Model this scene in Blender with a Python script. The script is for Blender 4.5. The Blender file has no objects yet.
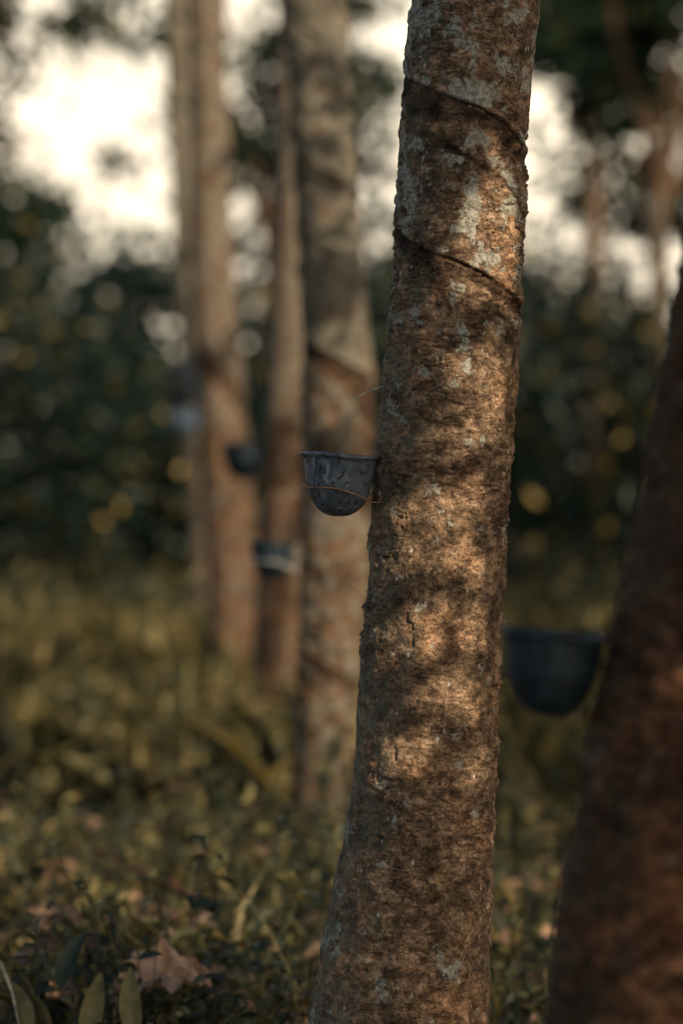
import bpy, math, numpy as np
from mathutils import Vector
rng=np.random.default_rng(7)
scene=bpy.context.scene
F=2418.0; CH=1.3; HY=480.0; CXP=341.5
def W(px,py,d): return np.array([(px-CXP)*d/F, d, CH+(HY-py)*d/F])
AZ=math.radians(40); EL=math.radians(28)
S=np.array([math.sin(AZ)*math.cos(EL),-math.cos(AZ)*math.cos(EL),math.sin(EL)])

# ---------------- numpy noise
T=rng.random((64,64,64)).astype(np.float32)
def vnoise(p):
    p=p.astype(np.float32);fl=np.floor(p);f=p-fl;i=fl.astype(np.int32);f=f*f*(3-2*f)
    a=i&63; b=(i+1)&63
    x,y,z=f[:,0],f[:,1],f[:,2]
    Tf=T.ravel()
    def g(u,v,w): return Tf[(u*64+v)*64+w]
    c00=g(a[:,0],a[:,1],a[:,2])*(1-x)+g(b[:,0],a[:,1],a[:,2])*x
    c10=g(a[:,0],b[:,1],a[:,2])*(1-x)+g(b[:,0],b[:,1],a[:,2])*x
    c01=g(a[:,0],a[:,1],b[:,2])*(1-x)+g(b[:,0],a[:,1],b[:,2])*x
    c11=g(a[:,0],b[:,1],b[:,2])*(1-x)+g(b[:,0],b[:,1],b[:,2])*x
    return (c00*(1-y)+c10*y)*(1-z)+(c01*(1-y)+c11*y)*z
def fbm(p,o=4):
    s=0;a=.5;t=0
    for k in range(o):
        s=s+a*vnoise(p*(2**k)+k*17.3);t+=a;a*=.5
    return s/t-.5
def sm(e0,e1,x):
    t=np.clip((x-e0)/(e1-e0),0,1); return t*t*(3-2*t)

# ---------------- mesh helpers
def link(o,parent=None):
    scene.collection.objects.link(o)
    if parent is not None: o.parent=parent
    return o
def mesh_obj(name,V,Fc,mat,parent=None,smooth=True,attrs=None):
    V=np.asarray(V,dtype=np.float32); Fc=np.asarray(Fc,dtype=np.int32)
    me=bpy.data.meshes.new(name); n,k=Fc.shape
    me.vertices.add(len(V)); me.vertices.foreach_set('co',V.ravel())
    me.loops.add(n*k); me.loops.foreach_set('vertex_index',Fc.ravel())
    me.polygons.add(n); me.polygons.foreach_set('loop_start',np.arange(0,n*k,k,dtype=np.int32))
    me.polygons.foreach_set('loop_total',np.full(n,k,dtype=np.int32))
    me.polygons.foreach_set('use_smooth',np.full(n,smooth,dtype=bool))
    me.update(calc_edges=True)
    if attrs:
        for a,v in attrs.items():
            at=me.attributes.new(a,'FLOAT','POINT'); at.data.foreach_set('value',np.asarray(v,dtype=np.float32))
    o=bpy.data.objects.new(name,me); me.materials.append(mat)
    return link(o,parent)
def grid_faces(nr,ns,wrap=True,off=0):
    i=np.arange(nr-1)[:,None]; j=np.arange(ns if wrap else ns-1)[None,:]
    j2=(j+1)%ns
    f=np.stack([i*ns+j,i*ns+j2,(i+1)*ns+j2,(i+1)*ns+j],-1).reshape(-1,4)
    return f+off
def tubes(polys,seg=6):
    VV=[];FF=[];off=0
    for P,R in polys:
        P=np.asarray(P,float);R=np.asarray(R,float);n=len(P)
        Tn=np.gradient(P,axis=0);Tn/=np.linalg.norm(Tn,axis=1)[:,None]+1e-9
        ref=np.array([0,0,1.]) if abs(Tn[:,2]).mean()<.8 else np.array([1.,0,0])
        A=np.cross(Tn,ref);A/=np.linalg.norm(A,axis=1)[:,None]+1e-9
        B=np.cross(A,Tn)
        th=np.linspace(0,2*np.pi,seg,endpoint=False)
        ring=P[:,None,:]+R[:,None,None]*(np.cos(th)[None,:,None]*A[:,None,:]+np.sin(th)[None,:,None]*B[:,None,:])
        VV.append(ring.reshape(-1,3));FF.append(grid_faces(n,seg,True,off));off+=n*seg
    return np.concatenate(VV),np.concatenate(FF)
TV8=np.array([[0,0,0],[.28,.42,.05],[.28,0,0],[.28,-.42,.05],[.65,.36,.0],[.65,0,-.05],[.65,-.36,.0],[1,0,-.16]],float)
TF8=np.array([[0,2,1],[0,3,2],[1,2,5],[1,5,4],[2,3,6],[2,6,5],[4,5,7],[5,6,7]])
TV5=np.array([[0,0,0],[.42,.46,.04],[.45,0,-.03],[.42,-.46,.04],[1,0,-.14]],float)
TF5=np.array([[0,2,1],[0,3,2],[1,2,4],[2,3,4]])
def leaves(pos,d,n,L,Wd,droop=1.0,lo=False):
    TV,TF=(TV5,TF5) if lo else (TV8,TF8)
    d=d/(np.linalg.norm(d,axis=1)[:,None]+1e-9)
    s=np.cross(n,d);s/=np.linalg.norm(s,axis=1)[:,None]+1e-9
    u=np.cross(d,s)
    V=pos[:,None,:]+TV[None,:,0,None]*L[:,None,None]*d[:,None,:]+TV[None,:,1,None]*Wd[:,None,None]*s[:,None,:]+TV[None,:,2,None]*L[:,None,None]*droop*u[:,None,:]
    Fc=TF[None]+(np.arange(len(pos))*len(TV))[:,None,None]
    return V.reshape(-1,3),Fc.reshape(-1,3)
def rdir(n,zs=1.0,zb=0.0):
    v=rng.normal(size=(n,3));v/=np.linalg.norm(v,axis=1)[:,None];v[:,2]=v[:,2]*zs+zb
    return v/np.linalg.norm(v,axis=1)[:,None]

# ---------------- node helpers
def newmat(name):
    m=bpy.data.materials.new(name);m.use_nodes=True;nt=m.node_tree;nt.nodes.clear()
    return m,nt
def N(nt,t): return nt.nodes.new(t)
def noise(nt,co,scale,detail=4,rough=.55,dist=0):
    n=N(nt,'ShaderNodeTexNoise');n.inputs['Scale'].default_value=scale;n.inputs['Detail'].default_value=detail
    n.inputs['Roughness'].default_value=rough;n.inputs['Distortion'].default_value=dist
    nt.links.new(co,n.inputs['Vector']);return n.outputs['Fac']
def ramp(nt,fac,stops):
    r=N(nt,'ShaderNodeValToRGB');e=r.color_ramp.elements
    while len(e)<len(stops): e.new(.5)
    for el,(p,c) in zip(e,stops):
        el.position=p; el.color=(c[0],c[1],c[2],1) if not isinstance(c,(int,float)) else (c,c,c,1)
    nt.links.new(fac,r.inputs[0]);return r.outputs[0]
def mix(nt,fac,a,b,bt='MIX'):
    m=N(nt,'ShaderNodeMix');m.data_type='RGBA';m.blend_type=bt
    for sock,v in ((m.inputs[0],fac),(m.inputs[6],a),(m.inputs[7],b)):
        if isinstance(v,(int,float)): sock.default_value=v
        elif isinstance(v,tuple): sock.default_value=(*v,1)
        else: nt.links.new(v,sock)
    return m.outputs[2]
def math_(nt,op,a,b=None,clamp=False):
    m=N(nt,'ShaderNodeMath');m.operation=op;m.use_clamp=clamp
    for s,v in ((m.inputs[0],a),(m.inputs[1],b)):
        if v is None: continue
        if isinstance(v,(int,float)): s.default_value=v
        else: nt.links.new(v,s)
    return m.outputs[0]
def mapping(nt,co,sc):
    m=N(nt,'ShaderNodeMapping');m.inputs['Scale'].default_value=sc;nt.links.new(co,m.inputs['Vector']);return m.outputs[0]

def bark_material(name,tint=(1,1,1),lth=.615,bs=.85):
    m,nt=newmat(name)
    tc=N(nt,'ShaderNodeTexCoord').outputs['Object']
    out=N(nt,'ShaderNodeOutputMaterial');b=N(nt,'ShaderNodeBsdfPrincipled')
    big=noise(nt,tc,8,5,.6)
    hz=noise(nt,mapping(nt,tc,(1,1,1.4)),36,9,.75,.3)
    fn=noise(nt,tc,190,5,.75)
    fk=noise(nt,mapping(nt,tc,(1,1,1.7)),75,4,.6,1.2)
    c1=ramp(nt,hz,[(.33,(.042,.028,.018)),(.45,(.15,.102,.066)),(.55,(.33,.230,.152)),(.68,(.64,.48,.34))])
    c2=ramp(nt,big,[(.35,(.52,.48,.46)),(.5,(1,.95,.90)),(.65,(1.38,1.14,.95))])
    col=mix(nt,1.0,c1,c2,'MULTIPLY')
    sp=ramp(nt,fn,[(.33,.35),(.5,1.0),(.68,1.45)])
    col=mix(nt,1.0,col,sp,'MULTIPLY')
    fkm=ramp(nt,fk,[(.36,1.0),(.42,0.0)])
    col=mix(nt,math_(nt,'MULTIPLY',fkm,.65),col,(.05,.028,.018))
    geo=N(nt,'ShaderNodeNewGeometry').outputs['Normal'];sx=N(nt,'ShaderNodeSeparateXYZ');nt.links.new(geo,sx.inputs[0])
    side=math_(nt,'MULTIPLY',sx.outputs[0],-1.0)
    al=math_(nt,'MULTIPLY',ramp(nt,side,[(.3,0.0),(.95,.8)]),ramp(nt,noise(nt,tc,26,5,.65),[(.40,0.0),(.6,1.0)]))
    col=mix(nt,al,col,(.19,.20,.14))
    at=N(nt,'ShaderNodeAttribute');at.attribute_name='lich'
    ln=noise(nt,tc,20,8,.62,.2)
    lf=math_(nt,'ADD',ln,math_(nt,'MULTIPLY',at.outputs['Fac'],.10))
    lm=ramp(nt,lf,[(lth,0.0),(lth+.03,.8)])
    lcol=ramp(nt,noise(nt,tc,120,5,.7),[(.38,(.20,.21,.17)),(.62,(.60,.59,.51))])
    col=mix(nt,lm,col,lcol)
    vo=N(nt,'ShaderNodeTexVoronoi');vo.inputs['Scale'].default_value=46;nt.links.new(mapping(nt,tc,(1,1,.7)),vo.inputs['Vector'])
    fl=math_(nt,'MULTIPLY',ramp(nt,vo.outputs['Distance'],[(.08,1.0),(.17,0.0)]),ramp(nt,noise(nt,tc,12,2),[(.50,0.0),(.54,1.0)]))
    col=mix(nt,math_(nt,'MULTIPLY',fl,.85),col,(.66,.62,.54))
    sc=N(nt,'ShaderNodeAttribute');sc.attribute_name='scar'
    col=mix(nt,sc.outputs['Fac'],col,mix(nt,1.0,col,(.20,.17,.16),'MULTIPLY'))
    col=mix(nt,1.0,col,tint,'MULTIPLY')
    nt.links.new(col,b.inputs['Base Color']);b.inputs['Roughness'].default_value=.85
    b.inputs['Specular IOR Level'].default_value=.2
    h=math_(nt,'ADD',math_(nt,'MULTIPLY',hz,1.0),math_(nt,'MULTIPLY',fn,.55))
    h=math_(nt,'ADD',h,math_(nt,'MULTIPLY',lm,.12))
    h=math_(nt,'SUBTRACT',h,math_(nt,'MULTIPLY',fkm,.3))
    bp=N(nt,'ShaderNodeBump');bp.inputs['Strength'].default_value=bs;bp.inputs['Distance'].default_value=.0065
    nt.links.new(h,bp.inputs['Height']);nt.links.new(bp.outputs[0],b.inputs['Normal'])
    nt.links.new(b.outputs[0],out.inputs[0])
    return m
def leaf_material(name,stops,trans=.35,rough=.45,cheap=False,spec=.4):
    m,nt=newmat(name);out=N(nt,'ShaderNodeOutputMaterial')
    at=N(nt,'ShaderNodeAttribute');at.attribute_name='rnd'
    col=ramp(nt,at.outputs['Fac'],stops)
    if cheap: b=N(nt,'ShaderNodeBsdfDiffuse');nt.links.new(col,b.inputs[0])
    else:
        tc=N(nt,'ShaderNodeTexCoord').outputs['Object']
        col=mix(nt,1.0,col,ramp(nt,noise(nt,tc,35,3),[(.35,.7),(.65,1.25)]),'MULTIPLY')
        b=N(nt,'ShaderNodeBsdfPrincipled');b.inputs['Roughness'].default_value=rough
        b.inputs['Specular IOR Level'].default_value=spec
        nt.links.new(col,b.inputs['Base Color'])
    t=N(nt,'ShaderNodeBsdfTranslucent')
    nt.links.new(mix(nt,1.0,col,(1.5,1.4,.7),'MULTIPLY'),t.inputs[0])
    ms=N(nt,'ShaderNodeMixShader');ms.inputs[0].default_value=trans
    nt.links.new(b.outputs[0],ms.inputs[1]);nt.links.new(t.outputs[0],ms.inputs[2]);nt.links.new(ms.outputs[0],out.inputs[0])
    return m
bark=bark_material('bark',(1.0,.97,.95))
bark_far=bark_material('bark_darker',(.50,.43,.39))  # same bark with a darker brown tint, for farther trees and limbs
bark_mid=bark_material('bark_lichened',(.56,.51,.47),.585,1.0)
bark_red=bark_material('bark_reddish',(.40,.30,.255))
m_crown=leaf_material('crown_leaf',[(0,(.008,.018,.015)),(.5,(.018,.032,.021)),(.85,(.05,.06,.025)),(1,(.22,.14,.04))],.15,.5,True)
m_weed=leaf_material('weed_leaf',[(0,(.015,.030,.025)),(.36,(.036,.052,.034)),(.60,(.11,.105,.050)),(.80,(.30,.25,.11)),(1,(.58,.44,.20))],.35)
m_shrub=leaf_material('shrub_leaf',[(0,(.006,.018,.016)),(.6,(.013,.028,.020)),(.82,(.07,.068,.028)),(.90,(.45,.32,.10)),(1,(.85,.62,.24))],.3,.35,False,.3)  # dark teal stops carry shade, golden top stops paint sun glints
m_dry=leaf_material('dry_leaf',[(0,(.14,.08,.05)),(.5,(.30,.18,.11)),(1,(.60,.38,.26))],.15,.6)

# ---------------- ground
def hgt(x,y):
    p=np.stack([x*.7+40,y*.7+40,np.zeros_like(x)],-1)
    h=.10*fbm(p,3)+.17*np.exp(-(((x+.55)/.9)**2+((y-5.4)/.8)**2))
    h=h+ .05*fbm(p*5+9,3)
    return h
def axis(c,n1,r1,r2):
    a=np.linspace(-r1,r1,n1);b=r1*(r2/r1)**(np.linspace(0,1,40)[1:])
    return np.concatenate([-b[::-1],a,b])+c
gx=axis(0,200,9,900);gy=axis(12,300,14,900)
X,Y=np.meshgrid(gx,gy);Z=hgt(X.ravel(),Y.ravel())
gm,nt=newmat('forest_floor');out=N(nt,'ShaderNodeOutputMaterial');b=N(nt,'ShaderNodeBsdfPrincipled')
tc=N(nt,'ShaderNodeTexCoord').outputs['Object']
c=ramp(nt,noise(nt,tc,9,7,.7),[(.35,(.02,.018,.011)),(.5,(.06,.046,.028)),(.62,(.05,.055,.027)),(.75,(.18,.12,.065))])
nt.links.new(c,b.inputs['Base Color']);b.inputs['Roughness'].default_value=.95
bp=N(nt,'ShaderNodeBump');bp.inputs['Distance'].default_value=.03;nt.links.new(noise(nt,tc,30,5,.7),bp.inputs['Height']);nt.links.new(bp.outputs[0],b.inputs['Normal'])
nt.links.new(b.outputs[0],out.inputs[0])
mesh_obj('ground',np.stack([X.ravel(),Y.ravel(),Z],-1),grid_faces(len(gy),len(gx),False),gm)

# ---------------- trunks
def smooth_path(keys,n,zd=None):
    k=np.array(sorted(keys,key=lambda a:a[2]),float)
    zf=np.linspace(k[0,2],k[-1,2],800)
    o=[np.interp(zf,k[:,2],k[:,i]) for i in (0,1,3)]
    w=28;ker=np.hanning(w*2+1);ker/=ker.sum()
    o=[np.convolve(np.pad(a,w,mode='reflect',reflect_type='odd'),ker,'valid') for a in o]
    if zd is None: z=np.linspace(k[0,2],k[-1,2],n)
    else:
        na=int(n*.93);z=np.concatenate([np.linspace(k[0,2],zd,na,endpoint=False),np.linspace(zd,k[-1,2],n-na)])
    o=[np.interp(z,zf,a) for a in o]
    return np.stack([o[0],o[1],z],-1),o[2]
def trunk(name,keys,ns,nr,mat,parent,amp=1.0,scars=(),lich0=0.0,seed=0,burl=(),zd=None,full=True):
    C,R=smooth_path(keys,nr,zd)
    th=np.linspace(0,2*np.pi,ns,endpoint=False)-np.pi*1.5
    TH,ZZ=np.meshgrid(th,C[:,2]);TH=TH.ravel();ZZ=ZZ.ravel()
    Rr=np.repeat(R,ns);dx=np.cos(TH);dy=np.sin(TH)
    cyl=np.stack([dx*Rr,dy*Rr,ZZ],-1)+seed*3.7+20
    disp=.032*fbm(cyl*np.array([6,6,2.2]),3)*(Rr/.125)
    if full:
        rough=.35+1.3*sm(.3,.65,vnoise(cyl*np.array([6,6,5])+40))
        disp+=.012*fbm(cyl*np.array([24,24,28]),4)*amp
        disp+=.0066*fbm(cyl*np.array([34,34,80]),4)*amp*rough
        disp+=.0048*fbm(cyl*np.array([80,80,80])+7,3)*amp*rough
        rg2=np.abs(fbm(cyl*np.array([14,14,70])+11,3));disp-=.003*amp*sm(.03,0,rg2)*rough
        pit=vnoise(cyl*np.array([70,70,60])+3);disp-=.003*sm(.80,.92,pit)
    scar=np.zeros_like(TH)
    tt=np.where(TH>np.pi*.5,TH-2*np.pi,TH); tt=np.where(tt<-1.5*np.pi,tt+2*np.pi,tt)
    u=(tt+np.pi)/np.pi
    lichk=np.ones_like(TH)
    for (zl,zr,wd,depth,col) in scars:
        wob=.012*fbm(np.stack([u*5+seed+zl*7,u*0,u*0],-1),3)
        line=zl+(zr-zl)*u+wob
        inside=sm(-.12,0,u)*sm(1.12,1.0,u)
        dz=ZZ-line
        wv=wd*(.6+.8*vnoise(np.stack([u*4+seed,u*0+zl*5,u*0],-1)))+.012*fbm(cyl*np.array([20,20,20]),3)
        wv=np.maximum(wv,.004)
        rec=sm(.004,-.002,dz)*sm(0,1,np.clip((dz+wv)/(wv*.5),0,1))*inside
        disp-=depth*rec
        k_=min(1.0,depth/.003)
        gl=k_*np.exp(-(dz/.0036)**2)*inside*np.clip(.3+1.2*vnoise(cyl*25),0,1)
        disp-=.004*gl; scar=np.maximum(scar,np.clip(gl,0,1)); scar=np.maximum(scar,rec*col*(.3+1.0*vnoise(cyl*np.array([30,30,70]))))  # darkens grooves and cut panels: scar tone plus painted recess shade
        lichk*=1-rec*.9
        lip=np.exp(-((dz-.008)/.006)**2)*inside; disp+=.0014*lip*k_
    for (bu,bz,br,bh) in burl:
        disp+=bh*np.exp(-(((u-bu)/br)**2+((ZZ-bz)/(br*.25))**2))
    lich=(lich0+sm(1.40,1.85,ZZ)*1.0+.5*sm(.25,.0,u)*sm(-.3,0,u))*lichk-.6*(1-lichk)
    rad=Rr+disp
    cx=np.repeat(C[:,0],ns);cy=np.repeat(C[:,1],ns)
    V=np.stack([cx+dx*rad,cy+dy*rad,ZZ],-1)
    return mesh_obj(name,V,grid_faces(nr,ns),mat,parent,True,{'scar':np.clip(scar,0,1),'lich':lich})
LIT=[(490,255,40,52),(506,192,14,26),(462,298,16,16),(486,390,36,50),(452,442,14,18),(430,512,44,17),(494,500,14,26),(396,556,20,13),(460,566,32,14),
     (398,638,38,26),(468,630,18,16),(446,708,48,14),(385,762,26,20),(476,765,14,12),(420,888,20,4),(366,950,10,8)]
sc43=4.2/F
def keep_pt(p,m):  # drops leaves whose shadow would fall on the chosen lit spots
    t=(p[:,1]-4.2)/S[1]
    q=p-S[None]*t[:,None]
    px=CXP+q[:,0]/sc43; py=HY-(q[:,2]-CH)/sc43
    wob=16*fbm(np.stack([px/30,py/30,px*0],-1),2)
    k=np.ones(len(p),bool)
    for (a,b_,ra,rb) in LIT:
        k&=~((((px-a)/(ra+m+wob))**2+((py-b_)/(rb+m+wob))**2<1)&(t>0))
    # leaves also cut away to put sun patches on weeds and shrubs
    t2=(p[:,2]-.25)/S[2];g=p-S[None]*t2[:,None]
    reg=(g[:,0]>-4)&(g[:,0]<.3)&(g[:,1]>9.0)&(g[:,1]<22)&(t2>1)
    gap=fbm(np.stack([g[:,0]*1.0+3,g[:,1]*.5,g[:,0]*0],-1),2)>-.09
    gap2=(fbm(np.stack([g[:,0]*1.3+31,g[:,1]*.8,g[:,0]*0],-1),2)>.08)&(np.abs(g[:,0])<2.5)&(g[:,1]>5)&(g[:,1]<10)&(t2>1)
    t3=(p[:,1]-24)/S[1];h=p-S[None]*t3[:,None]
    gap3=(fbm(np.stack([h[:,0]*.8+9,h[:,2]*.8,h[:,0]*0],-1),2)>.0)&(t3>0)&(h[:,2]>0)&(h[:,2]<5)&(np.abs(h[:,0])<6)
    return k&~(reg&gap)&~gap2&~gap3
def keep_leaf(p,d,L,m=9):
    k=np.ones(len(p),bool)
    for f in (0.1,.35,.6,.9): k&=keep_pt(p+d*(L*f)[:,None],m)
    return k
def only_trunk_pt(p,m=8):
    t=(p[:,1]-4.2)/S[1];q=p-S[None]*t[:,None]
    px=CXP+q[:,0]/sc43; py=HY-(q[:,2]-CH)/sc43
    k=np.ones(len(p),bool)
    for (a,b_,ra,rb) in LIT: k&=~((((px-a)/(ra+m))**2+((py-b_)/(rb+m))**2<1)&(t>0))
    return k
def prune_polys(pl):
    o=[]
    for P,R in pl:
        s=np.linspace(0,len(P)-1,40);Q=np.stack([np.interp(s,np.arange(len(P)),P[:,i]) for i in range(3)],-1)
        if only_trunk_pt(Q).all(): o.append((P,R))
    return o
def leafset(p,zs,zb,Ls,asp,ub=.6,m=9):
    n=len(p);d=rdir(n,zs,zb);L=Ls*rng.uniform(.7,1.3,n);k=keep_leaf(p,d,L,m)
    p,d,L=p[k],d[k],L[k];n=len(p)
    V,Fc=leaves(p,d,rdir(n,1,ub),L,L*asp,1,True)
    return V,Fc,np.repeat(np.clip(rng.beta(2,2.5,n),0,1),5),p
def crown(parent,base,top,rad,zmin,nclu,nleaf,limbs=7,Ls=.17,csz=.28,mat=None,r0=.07):
    polys=[];tips=[]
    for i in range(limbs):
        a=2*np.pi*(i+rng.random()*.6)/limbs;rr=rad*(.55+.45*rng.random());zt=zmin+(top-zmin)*(.15+.85*rng.random())
        end=np.array([base[0]+math.cos(a)*rr,base[1]+math.sin(a)*rr,zt]);s=np.linspace(0,1,9)[:,None]
        mid=np.array([base[0]+math.cos(a)*rr*.3,base[1]+math.sin(a)*rr*.3,base[2]+(zt-base[2])*.6])
        P=(1-s)**2*base+2*s*(1-s)*mid+s*s*end+rng.normal(size=(9,3))*.03
        P[0]=base
        polys.append((P,np.linspace(r0,.014,9)));tips.append(end)
        for k in range(4):
            j=rng.integers(3,8);e=P[j]+rdir(1,.7,.1)[0]*rad*.45
            e[2]=max(e[2],zmin)
            Q=np.linspace(0,1,5)[:,None]*(e-P[j])+P[j]+rng.normal(size=(5,3))*.02;Q[0]=P[j]
            polys.append((Q,np.linspace(.022,.006,5)));tips.append(e);tips.append((e+P[j])/2)
    V,Fc=tubes(prune_polys(polys),6);mesh_obj('limbs',V,Fc,mat,parent,True,{'scar':np.zeros(len(V)),'lich':np.ones(len(V))*.5})
    tips=np.array(tips);ci=rng.integers(0,len(tips),nclu)
    cc=tips[ci]+rng.normal(size=(nclu,3))*np.array([.38,.38,.25])*rad*.4
    cc[:,2]=np.maximum(cc[:,2],zmin+rng.random(nclu)*.3)
    sz=csz*rng.uniform(.6,1.4,nclu)
    p=np.repeat(cc,nleaf,0)+rng.normal(size=(nclu*nleaf,3))*np.repeat(sz,nleaf)[:,None]*np.array([1,1,.7])
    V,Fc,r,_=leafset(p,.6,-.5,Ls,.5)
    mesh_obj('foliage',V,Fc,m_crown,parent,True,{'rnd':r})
def new_tree(name='rubber_tree'):
    e=bpy.data.objects.new(name,None);return link(e)

D=4.3
def K(rows,d): return [(*W((l+r)/2,y,d),(r-l)/2*d/F) for (y,l,r) in rows]
def zpx(y,d=D): return CH+(HY-y)*d/F
main=new_tree()
rows=[(1260,235,500),(1210,262,497),(1130,292,495),(1024,313,494),(1000,316,494),(900,333,496),(800,350,498),(700,359,502),(600,367,508),(500,375,514),(400,382,520),(300,389,525),(230,393,529),(100,402,532),(0,410,537),(-150,424,545)]
keys=K(rows,D)+[(.27,4.32,3.2,.105),(.30,4.35,4.6,.09)]
scars=[(zpx(74),zpx(158),.070,.003,.95),(zpx(104),zpx(226),.018,.0012,.7),(zpx(226),zpx(314),.036,.0035,.95),(zpx(250),zpx(345),.006,.0008,.4)]
trunk('trunk',keys,500,1750,bark,main,1.05,scars,0.0,1,burl=[(.0,zpx(232),.12,.008)],zd=2.35)
crown(main,np.array([.30,4.35,4.5]),9.0,2.4,4.8,90,14,mat=bark)

def simple_tree(rows,d,mat,scz=(),seed=0,top=4.6,crown_top=9,rad=2.3,nclu=80,detail=(120,500),zmin=4.5,lich0=.0,nleaf=14,zd=None,Ls=.17,csz=.28,amp=1.3):
    e=new_tree();k=K(rows,d)
    last=max(k,key=lambda a:a[2])
    if top>last[2]+.3: k.append((last[0]+.05,d,top,last[3]*.8))
    trunk('trunk',k,detail[0],detail[1],mat,e,amp,scz,lich0,seed,zd=zd)
    b=max(k,key=lambda a:a[2])
    crown(e,np.array([b[0],b[1],b[2]-.1]),crown_top,rad,zmin,nclu,nleaf,mat=mat,r0=b[3]*.7,Ls=Ls,csz=csz)
    return e
z2=lambda y:zpx(y,8.4)
simple_tree([(900,280,352),(860,288,346),(800,293,350),(700,296,357),(600,298,368),(500,300,373),(400,302,376),(300,300,367),(200,295,358),(100,289,353),(0,285,348)],8.4,bark_mid,
   [(z2(330),z2(390),.16,.008,.8),(z2(150),z2(200),.03,.004,.6),(z2(640),z2(690),.05,.005,.7)],seed=3,detail=(240,1000),lich0=.8,zd=3.2,amp=1.9)
simple_tree([(790,242,306),(750,250,300),(700,252,299),(600,256,303),(500,261,308),(400,267,312),(300,271,314),(200,275,316),(100,277,316),(0,280,318)],11.5,bark_far,seed=5,lich0=.7)
simple_tree([(740,200,268),(704,205,262),(600,208,258),(500,203,254),(400,195,244),(300,190,236),(200,189,232),(100,189,228),(0,187,226)],14,bark_far,[(zpx(330,14),zpx(400,14),.15,.012,.6)],seed=6,lich0=.7,top=5.2,zmin=4.9)
simple_tree([(660,192,232),(600,190,228),(400,183,218),(300,178,212),(200,171,202),(100,167,196),(0,163,192)],18,bark_mid,seed=7,lich0=.8,top=5.6,zmin=4.9)
simple_tree([(1560,480,760),(1400,490,722),(1200,518,724),(1024,545,744),(900,563,752),(800,580,765),(700,600,780),(600,621,798),(500,640,815),(400,656,830),(300,672,845),(200,688,860)],3.0,bark_red,
   [],seed=8,detail=(220,900),top=4.4,zd=2.2)
simple_tree([(560,580,606),(300,582,604),(150,584,600),(0,586,598)],32,bark_far,seed=9,crown_top=8.5,rad=1.5,nclu=46,zmin=4.4,top=7.3,detail=(60,300),nleaf=60,Ls=.26,csz=.26)

def filler(x,y,seed,nclu=150,zmin=4.0,rad=2.5,nleaf=14,top=8.5,Ls=.18,csz=.28):
    e=new_tree();lean=rng.normal()*.15
    k=[(x,y,-.1,.2),(x,y,.15,.15),(x+lean*.5,y,1.5,.125),(x+lean,y,3,.11),(x+lean*1.3,y,4.4,.09)]
    trunk('trunk',k,48,120,bark_far,e,1.0,(),.4,seed,full=False)
    crown(e,np.array([x+lean*1.3,y,4.3]),top,rad,zmin,nclu,nleaf,mat=bark_far,Ls=Ls,csz=csz)
filler(3.4,-2.2,20,260,3.6,2.6,14,Ls=.2)
filler(5.6,3.2,21,60,3.6,nleaf=26); filler(6.0,8.5,22,60,3.6,nleaf=30); filler(6.5,14,23,60,3.8,nleaf=30); filler(7.2,20,24,60,nleaf=30)
filler(-3.4,17,25,40,3.7,Ls=.2,csz=.18,nleaf=50); filler(-4.4,25,26,50,4.0,Ls=.26,csz=.22,nleaf=56); filler(3.4,26,27,34,4.8,2.0,Ls=.24,csz=.25,nleaf=60); filler(-.9,33,28,44,4.8,2.2,Ls=.26,csz=.26,nleaf=60)
filler(-4.2,8.5,29,50); filler(-6.5,34,30,44,4.2,3,Ls=.28,csz=.28,nleaf=50);filler(5.6,36,31,40,5.0,2.4,Ls=.28,csz=.3,nleaf=56)

# off-camera sapling foliage added on the sun side to shade the background
nc=700;cy_=rng.uniform(3.5,29,nc);cx_=rng.uniform(0,1,nc)*5.0+1.2+.17*cy_;cz_=rng.uniform(2.9,5.6,nc)
den=fbm(np.stack([cx_*.8,cy_*.5,cz_*.8],-1),3);kk=den>-.05
cc=np.stack([cx_,cy_,cz_],-1)[kk];nl_=38
p=np.repeat(cc,nl_,0)+rng.normal(size=(len(cc)*nl_,3))*.26;p=p[p[:,0]>.75+.16*p[:,1]]
V,Fc,r,_=leafset(p,.6,-.4,.2,.5)
shade_sap=new_tree('shade_saplings');mesh_obj('foliage',V,Fc,m_crown,shade_sap,True,{'rnd':r})
pl=[]
for c_ in cc[::2]:
    g=np.array([c_[0]+rng.normal()*.3+.2,c_[1]+rng.normal()*.3,0.]);ss=np.linspace(0,1,7)[:,None]
    pl.append((g*(1-ss)+c_*ss+rng.normal(size=(7,3))*.03,np.linspace(.02,.006,7)))
V,Fc=tubes(prune_polys(pl),5);mesh_obj('stems',V,Fc,bark_far,shade_sap,True,{'scar':np.zeros(len(V)),'lich':np.zeros(len(V))})

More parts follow.
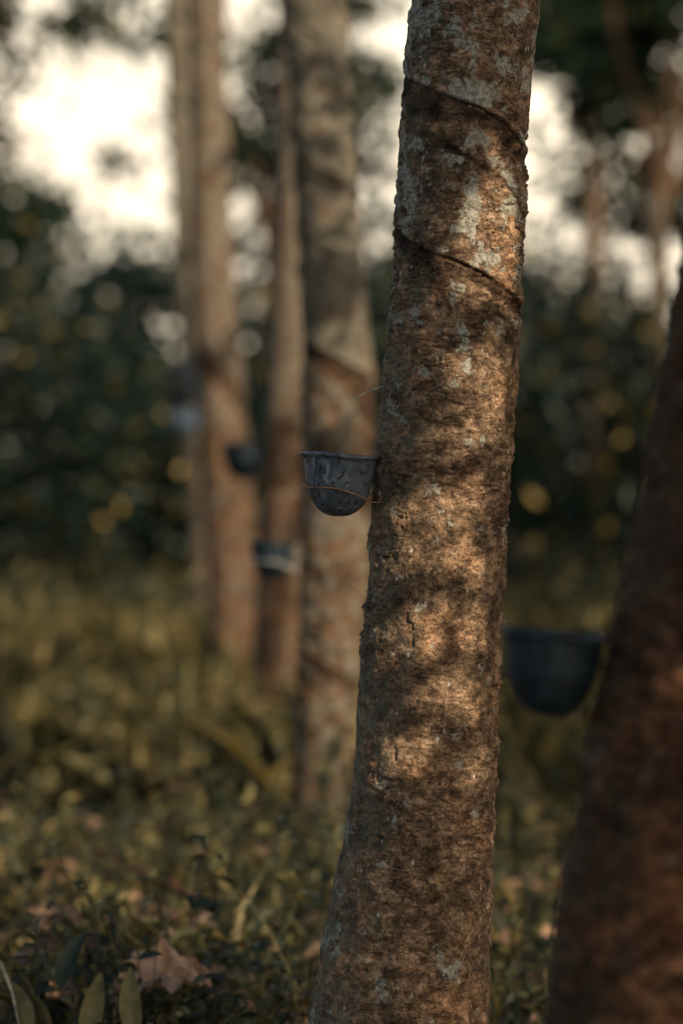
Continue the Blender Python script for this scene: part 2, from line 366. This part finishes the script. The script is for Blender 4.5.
# off-camera leaf slab, added and shaped to throw dapples on the main trunk
nb=17000
tt=rng.uniform(2.8,4.0,nb);px=rng.uniform(-120,680,nb);py=rng.uniform(-160,1650,nb)
q=np.stack([(px-CXP)*sc43,np.full(nb,4.2),CH+(HY-py)*sc43],-1)
p=q+S[None]*tt[:,None]
p=p[(p[:,2]>1.5)&(p[:,0]>.2*p[:,1]+.6)]
shade_bough=new_tree()
V,Fc,r,p=leafset(p,.6,-.4,.085,.5,m=3);mesh_obj('foliage',V,Fc,m_crown,shade_bough,True,{'rnd':r});n=len(p)
bx,by=4.6,.9
trunk('trunk',[(bx,by,-.1,.2),(bx,by,.2,.15),(bx,by,2.,.12),(bx-.1,by,4,.1)],48,120,bark_far,shade_bough,1.0,(),.4,33,full=False)
pl=[]
for i in range(40):
    e=p[rng.integers(0,n)];b0=np.array([bx-.1,by,2.2+.04*i]);ss=np.linspace(0,1,8)[:,None]
    pl.append((b0*(1-ss)+e*ss+np.array([0,0,.35])*np.sin(ss*np.pi)+rng.normal(size=(8,3))*.02,np.linspace(.02,.004,8)))
pl=prune_polys(pl)[:16]
if pl:
    V,Fc=tubes(pl,6);mesh_obj('limbs',V,Fc,bark_far,shade_bough,True,{'scar':np.zeros(len(V)),'lich':np.zeros(len(V))})

# ---------------- undergrowth
def weeds(n,xf,y0,y1,hmin,hmax,nl,Ls,ex=1.6,stemr=.0022,lo=False,bri=0.0,xc=0.0):
    y=y0+(y1-y0)*rng.random(n)**ex;xw=xf[0]+xf[1]*(y-y0)/(y1-y0)
    x=rng.uniform(-1,1,n)*xw+xc
    den=fbm(np.stack([x*1.3+7,y*.9,x*0],-1),3);k=den>-.12;x=x[k];y=y[k];den=den[k];n=len(x)
    z=hgt(x,y);H=rng.uniform(hmin,hmax,n)*(.75+1.6*np.clip(den+.1,0,.4))
    base=np.stack([x,y,z],-1);lean=rng.normal(size=(n,3))*.28;lean[:,2]=1
    top=base+lean*H[:,None]
    sp=np.linspace(0,1,5);bend=rng.normal(size=(n,3))*.12*H[:,None];bend[:,2]=0
    P=base[:,None]+(top-base)[:,None]*sp[None,:,None]+bend[:,None]*np.sin(sp*np.pi)[None,:,None]
    r=stemr*(1.3-sp)[None,:,None]
    tri=np.array([[1,0,0],[-.5,.87,0],[-.5,-.87,0]])
    SV=(P[:,:,None,:]+r[...,None]*tri[None,None]).reshape(-1,3)
    i=np.arange(n)[:,None,None]*15;a=np.arange(4)[None,:,None]*3;j=np.arange(3)[None,None,:];j2=(j+1)%3
    SF=np.concatenate([np.stack([i+a+j,i+a+j2,i+a+3+j2],-1).reshape(-1,3),np.stack([i+a+j,i+a+3+j2,i+a+3+j],-1).reshape(-1,3)])
    t=np.clip(rng.random((n,nl))**.7,.12,1);idx=t*4;i0=np.minimum(idx.astype(int),3);f=(idx-i0)[...,None]
    ar=np.arange(n)[:,None]
    lp=P[ar,i0]*(1-f)+P[ar,i0+1]*f;lp=lp.reshape(-1,3);m=n*nl
    L=Ls*rng.uniform(.4,1.35,m)*np.repeat(rng.uniform(.6,1.4,n),nl)
    LV,LF=leaves(lp,rdir(m,.5,.12),rdir(m,.45,1.0),L,L*rng.uniform(.32,.62,m),1,lo)
    rs=np.repeat(rng.random(n)*.5+.3,15);pr=np.repeat(rng.random(n),nl)
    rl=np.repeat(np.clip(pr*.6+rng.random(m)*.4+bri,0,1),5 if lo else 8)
    return np.concatenate([SV,LV]),np.concatenate([SF,LF+len(SV)]),np.concatenate([rs,rl])
def wobj(name,parts,mat):
    V=[];Fc=[];A=[];o=0
    for v,f,a in parts: V.append(v);Fc.append(f+o);A.append(a);o+=len(v)
    mesh_obj(name,np.concatenate(V),np.concatenate(Fc),mat,None,True,{'rnd':np.concatenate(A)})
wobj('undergrowth',[weeds(4200,(1.9,.9),4.5,9.5,.05,.20,14,.028,ex=1.0,bri=-.06),
                    weeds(560,(1.8,.9),4.7,9,.25,.44,20,.038,ex=1.0,bri=-.08),
                    weeds(150,(.55,.2),4.5,5.3,.14,.30,18,.032,ex=1.0,xc=-.25,bri=-.08),
                    weeds(4200,(2.8,2.2),9.5,17,.10,.38,12,.050,ex=1.0,stemr=.003,lo=True,bri=.16),  # raised leaf tone paints this band of weeds as sunlit
                    weeds(3800,(5,4.5),17,34,.2,.6,12,.10,ex=1.1,stemr=.004,lo=True,bri=.04)],m_weed)
def grass(n,x0,x1,y0,y1,Lm,w):
    x=rng.uniform(x0,x1,n);y=rng.uniform(y0,y1,n);c=np.stack([x,y,hgt(x,y)],-1)
    m=6;p=np.repeat(c,m,0)+rng.normal(size=(n*m,3))*np.array([.02,.02,0]);k=n*m
    L=Lm*rng.uniform(.5,1.3,k);v,f=leaves(p,rdir(k,.3,1.0),rdir(k,.3,.2),L,np.full(k,w)*rng.uniform(.6,1.4,k),2.2)
    return v,f,np.repeat(np.clip(rng.random(k)*.5+.45,0,1),8)
wobj('grass',[grass(260,-2.2,2.2,4.6,9,.22,.005),grass(1300,-3.2,3.2,9,20,.42,.010)],m_weed)
n=6500;y=4.4+14*rng.random(n)**1.3;x=rng.uniform(-1,1,n)*(1.8+.2*y);p=np.stack([x,y,hgt(x,y)+rng.random(n)*.11+.01],-1)
L=rng.uniform(.04,.12,n);V,Fc=leaves(p,rdir(n,.25),rdir(n,.4,1),L,L*.5,1.6)
mesh_obj('leaf_litter',V,Fc,m_dry,None,True,{'rnd':np.repeat(rng.random(n)*.7,8)})

# ---------------- shrubs
def shrub_mass(name,n,fy,fx,hf,Ls,mat,nl=10,clump=.35,ze=.75):
    y=rng.uniform(*fy,n);x=rng.uniform(*fx,n)
    top=hf(x,y);z=top*rng.random(n)**ze
    c=np.stack([x,y,z],-1)
    p=np.repeat(c,nl,0)+rng.normal(size=(n*nl,3))*clump;p[:,2]=np.maximum(p[:,2],.02);m=len(p)
    L=Ls*rng.uniform(.6,1.4,m);v,f=leaves(p,rdir(m,.7,-.2),rdir(m,1,.8),L,L*.5,1,True)
    r=np.clip(np.repeat(rng.random(n)**1.5*.52,nl)+rng.random(m)*.47,0,1)
    mesh_obj(name,v,f,mat,None,True,{'rnd':np.repeat(r,5)})
h1=lambda x,y:np.clip(2.8+3.2*fbm(np.stack([x*.45+3,y*.1,x*0],-1),3)+.5*np.cos(x*.25+.5)-1.5*np.exp(-((x+1.2)/1.2)**2),.5,4)
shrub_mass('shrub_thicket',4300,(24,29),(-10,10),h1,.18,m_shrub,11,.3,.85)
h2=lambda x,y:np.clip(5.4+7*fbm(np.stack([x*.16+13,y*.02,x*0],-1),3),2,8)
shrub_mass('distant_trees',2700,(52,62),(-30,30),h2,.6,m_shrub,14,.55,1.15)

# ---------------- cups
def cup_mat(name,g,tint=(1,1,1)):
    tr,tg,tb=[g*v for v in tint]
    cm,nt=newmat(name);out=N(nt,'ShaderNodeOutputMaterial');b=N(nt,'ShaderNodeBsdfPrincipled')
    tc=N(nt,'ShaderNodeTexCoord').outputs['Object']
    c=ramp(nt,noise(nt,tc,28,6,.65),[(.35,(.030*tr,.037*tg,.045*tb)),(.52,(.06*tr,.072*tg,.085*tb)),(.7,(.13*tr,.145*tg,.155*tb))])
    c=mix(nt,ramp(nt,noise(nt,tc,85,3,.5),[(.58,0.0),(.62,.9)]),c,(.010,.011,.013))
    c=mix(nt,ramp(nt,noise(nt,mapping(nt,tc,(1,1,.3)),60,5,.6),[(.60,0.0),(.70,.45)]),c,(.30*tr,.31*tg,.30*tb))
    nt.links.new(c,b.inputs['Base Color']);nt.links.new(ramp(nt,noise(nt,tc,40,4),[(.3,.38),(.7,.7)]),b.inputs['Roughness'])
    bp=N(nt,'ShaderNodeBump');bp.inputs['Distance'].default_value=.001;bp.inputs['Strength'].default_value=.5;nt.links.new(noise(nt,tc,120,4),bp.inputs['Height']);nt.links.new(bp.outputs[0],b.inputs['Normal'])
    nt.links.new(b.outputs[0],out.inputs[0]);return cm
cm_a=cup_mat('cup_plastic',1.8,(.97,1,1.05));cm_b=cup_mat('cup_plastic_dark',.26,(.4,1,1.4));cm_c=cup_mat('cup_plastic_grey',1.2,(.8,1,1.3))
def plain(name,col,rough=.6,metal=0,nsc=60,var=.4):
    m,nt=newmat(name);out=N(nt,'ShaderNodeOutputMaterial');b=N(nt,'ShaderNodeBsdfPrincipled')
    tc=N(nt,'ShaderNodeTexCoord').outputs['Object']
    c=ramp(nt,noise(nt,tc,nsc,4),[(.35,tuple(v*(1-var) for v in col)),(.65,tuple(v*(1+var) for v in col))])
    nt.links.new(c,b.inputs['Base Color']);b.inputs['Roughness'].default_value=rough;b.inputs['Metallic'].default_value=metal
    nt.links.new(b.outputs[0],out.inputs[0]);return m
m_wire=plain('rusty_wire',(.34,.18,.09),.6,.1);m_wire2=plain('black_wire',(.02,.02,.02),.5,.2);m_wire3=plain('pale_cord',(.4,.4,.38),.7)
m_latex=plain('latex',(.7,.68,.6),.4)
m_spout=plain('spout_metal',(.50,.45,.38),.5,.1)
def cup(loc,scale=1.0,tilt=(0,0,0),side=1,wirelen=.05,cm=None,wm=None,wr=.0014):
    wm=wm or m_wire
    e=bpy.data.objects.new('latex_cup',None);link(e);e.location=loc;e.scale=(scale,)*3;e.rotation_euler=tilt
    h=.111
    prof=[(.0,0),(.012,.0),(.022,.0025),(.033,.009),(.043,.020),(.051,.035),(.0565,.053),(.0605,.075),(.063,.096),(.0640,.103),(.0672,.1045),(.0680,.1065),(.0672,.109),(.064,.110),(.0615,.107),(.059,.085),(.055,.055),(.047,.030),(.035,.015),(.0,.008)]
    pr=np.array(prof);ns=72;th=np.linspace(0,2*np.pi,ns,endpoint=False)
    Rg=pr[:,0][:,None]*(1+.018*np.cos(2*th+.6)+.01*np.cos(3*th))[None];Zg=np.repeat(pr[:,1][:,None],ns,1)+(.0025*np.cos(th+math.pi)+.0012*np.cos(3*th))[None]*(pr[:,1][:,None]/h)
    V=np.stack([Rg*np.cos(th),Rg*np.sin(th),Zg],-1).reshape(-1,3);V[:,2]-=h
    mesh_obj('bowl',V,grid_faces(len(pr),ns),cm,e)
    r=np.array([0,.03,.052]);V=np.stack([r[:,None]*np.cos(th),r[:,None]*np.sin(th),np.full((3,ns),.058-h)],-1).reshape(-1,3)
    mesh_obj('latex_pool',V,grid_faces(3,ns),m_latex,e)
    a=np.linspace(-.25,.25,9)+(math.pi if side>0 else 0)
    V=[]
    for rr,zz in ((.066,-.004),(.0725,-.0005),(.0735,-.006),(.0665,-.011)):
        V+= [[rr*math.cos(x_),rr*math.sin(x_),zz] for x_ in a]
    mesh_obj('rim_ear',V,grid_faces(4,9,False),cm,e)
    t=np.linspace(0,2*np.pi,60)
    hoop=np.stack([.0612*np.cos(t)-.0005,.0612*np.sin(t),-.066-.010*side*np.cos(t)+.004*np.sin(3*t)],-1)
    tail=np.array([[.045*side,-.040,-.078],[.058*side,-.03,-.083],[.072*side,-.02,-.085],[.076*side,-.01,-.07],[.07*side,0,-.045],[(.07+wirelen)*side,.01,-.035]])
    tail2=np.array([[.06*side,.02,-.07],[.07*side,.03,-.04],[.078*side,.02,-.015],[(.07+wirelen)*side,.02,-.02]])
    V,Fc=tubes([(hoop,np.full(60,wr)),(tail,np.full(6,wr*.93)),(tail2,np.full(4,wr*.9))],6);mesh_obj('wire_holder',V,Fc,wm,e)
    return e
cup(tuple(W(340,453,4.26)),1.0,(.02,.035,0),cm=cm_a)
cup(tuple(W(272,541,8.30)),1.15,(0,.05,.3),cm=cm_b,wm=m_wire3,wr=.003)
cup(tuple(W(243,443,11.3)),1.55,(0,0,.7),cm=cm_b,wm=m_wire2)
cup(tuple(W(184,408,13.8)),1.5,(0,.03,.2),cm=cm_c,wm=m_wire2)
cup(tuple(W(554,631,3.02)),.97,(.03,.04,.4),cm=cm_b,wm=m_wire2)
p=W(186,380,13.7)
pr=np.array([[.02,.14],[.05,.10],[.085,.0],[.08,-.10],[.045,-.14],[.03,-.10]]);th=np.linspace(0,2*np.pi,24,endpoint=False)
V=np.stack([pr[:,0][:,None]*np.cos(th),pr[:,0][:,None]*.6*np.sin(th),np.repeat(pr[:,1][:,None],24,1)+.01*np.cos(3*th)],-1).reshape(-1,3)+p
mesh_obj('collection_bag',V,grid_faces(6,24),plain('dark_polythene',(.005,.010,.015),.85))
a=W(379,391,4.28);b_=W(350,403,4.26);V,Fc=tubes([(np.linspace(a+[.02,0,.01],b_,6)+np.array([[0,0,.001*i*(5-i)] for i in range(6)]),np.full(6,.0013))],6)
mesh_obj('tapping_spout',V,Fc,m_spout)

# ---------------- foreground bits
def bigleaf(name,c,L,Wd,ang,pitch,roll,mat,curl=.25,pt=1.0,lobes=0.0,rnd=.8):
    nu,nv=44,21;u=np.linspace(0,1,nu);v=np.linspace(-1,1,nv);U,Vv=np.meshgrid(u,v,indexing='ij')
    w=np.sin(np.pi*np.clip(U,0,1)**pt)**.75*(1+lobes*(np.sin(U*26)+.6*np.sin(U*61)))*Wd/2
    x=U*L;y=Vv*w;z=curl*L*(np.abs(Vv)**1.5)*.45*np.sin(np.pi*U)-curl*L*(U-.4)**2+.012*np.sin(U*17+Vv*5)*lobes*8
    z=z+.03*L*np.abs(np.sin(U*22-np.abs(Vv)*4))*(lobes>0)
    P=np.stack([x-L/2,y,z],-1).reshape(-1,3)
    def R(ax,t):
        c_,s_=math.cos(t),math.sin(t);return np.array({'x':[[1,0,0],[0,c_,-s_],[0,s_,c_]],'y':[[c_,0,s_],[0,1,0],[-s_,0,c_]],'z':[[c_,-s_,0],[s_,c_,0],[0,0,1]]}[ax])
    P=P@(R('z',ang)@R('y',-pitch)@R('x',roll)).T+c
    return mesh_obj(name,P,grid_faces(nu,nv,False),mat,None,True,{'rnd':np.full(len(P),rnd)})
bigleaf('dry_leaf',W(163,980,4.85),.20,.12,.15,.10,.6,m_dry,.40,.85,.14,.9)
bigleaf('dry_leaf',W(62,990,5.0),.11,.07,1.2,.1,.6,m_dry,.4,.9,.1,.5)
for (px_,py_,l,an,rl,rn) in ((92,1012,.16,1.2,.4,.7),(131,1004,.15,1.8,-.4,.76),(20,1010,.12,2.2,.3,.6),(70,960,.12,.6,.5,.3)):
    bigleaf('broad_leaf_plant',W(px_,py_,4.65),l,.045,an,1.1,rl,m_weed,.2,.8,0,rn)
bigleaf('broad_leaf_plant',W(333,760,8.0),.30,.07,.5,1.2,.3,m_weed,.2,.8,0,.55)
pl=[(np.array([W(-30,940,4.8),W(0,965,4.8),W(12,995,4.75),W(22,1040,4.7)]),np.array([.002,.0035,.004,.004]))]
V,Fc=tubes(pl,6);mesh_obj('dry_stem',V,Fc,plain('straw',(.5,.42,.28),.7))
a=W(95,848,7.0);b_=W(200,905,6.3);q=np.linspace(a,b_,12)+rng.normal(size=(12,3))*.008
V,Fc=tubes([(q,np.linspace(.008,.014,12))],8);mesh_obj('fallen_branch',V,Fc,bark_red,None,True,{'scar':np.zeros(len(V)),'lich':np.zeros(len(V))})

# ---------------- light: clear sky, with a bright warm haze bank low in the sky ahead
w=bpy.data.worlds.new('World');scene.world=w;w.use_nodes=True;nt=w.node_tree;nt.nodes.clear()
sky=nt.nodes.new('ShaderNodeTexSky');sky.sky_type='NISHITA';sky.sun_disc=False;sky.sun_elevation=EL;sky.sun_rotation=math.radians(140)
sky.dust_density=4;sky.air_density=1.0;sky.ozone_density=1
g=N(nt,'ShaderNodeTexCoord').outputs['Generated'];sx=N(nt,'ShaderNodeSeparateXYZ');nt.links.new(g,sx.inputs[0])
ez=ramp(nt,sx.outputs[2],[(0.0,1.0),(.18,.92),(.40,0.0)])
ey=ramp(nt,sx.outputs[1],[(.2,0.0),(.9,1.0)])
hz=math_(nt,'MULTIPLY',ez,ey)
cl=ramp(nt,noise(nt,mapping(nt,g,(1,1,3)),5,5,.6),[(.35,.85),(.65,1.2)])
hazec=mix(nt,1.0,cl,(11.2,9.6,7.2),'MULTIPLY')
colr=mix(nt,hz,mix(nt,1.0,sky.outputs[0],(.78,.80,.78),'MULTIPLY'),hazec)
bg=nt.nodes.new('ShaderNodeBackground');bg.inputs[1].default_value=.15
wo=nt.nodes.new('ShaderNodeOutputWorld')
nt.links.new(colr,bg.inputs[0]);nt.links.new(bg.outputs[0],wo.inputs[0])
sl=bpy.data.lights.new('sun','SUN');sl.energy=5;sl.angle=math.radians(.5);sl.color=(1,.84,.61)
so=bpy.data.objects.new('sun',sl);link(so);so.rotation_euler=Vector(S).to_track_quat('Z','Y').to_euler()
# ---------------- camera
cd=bpy.data.cameras.new('camera');cam=bpy.data.objects.new('camera',cd);link(cam);scene.camera=cam
cam.location=(0,0,CH);cam.rotation_euler=(math.radians(90)-math.atan(32/F),0,0)
cd.sensor_fit='VERTICAL';cd.sensor_height=36;cd.lens=85;cd.clip_end=3000;cd.clip_start=.05
cd.dof.use_dof=True;cd.dof.focus_distance=4.2;cd.dof.aperture_fstop=1.6
scene.view_settings.view_transform='Standard';scene.view_settings.look='None';scene.view_settings.exposure=0
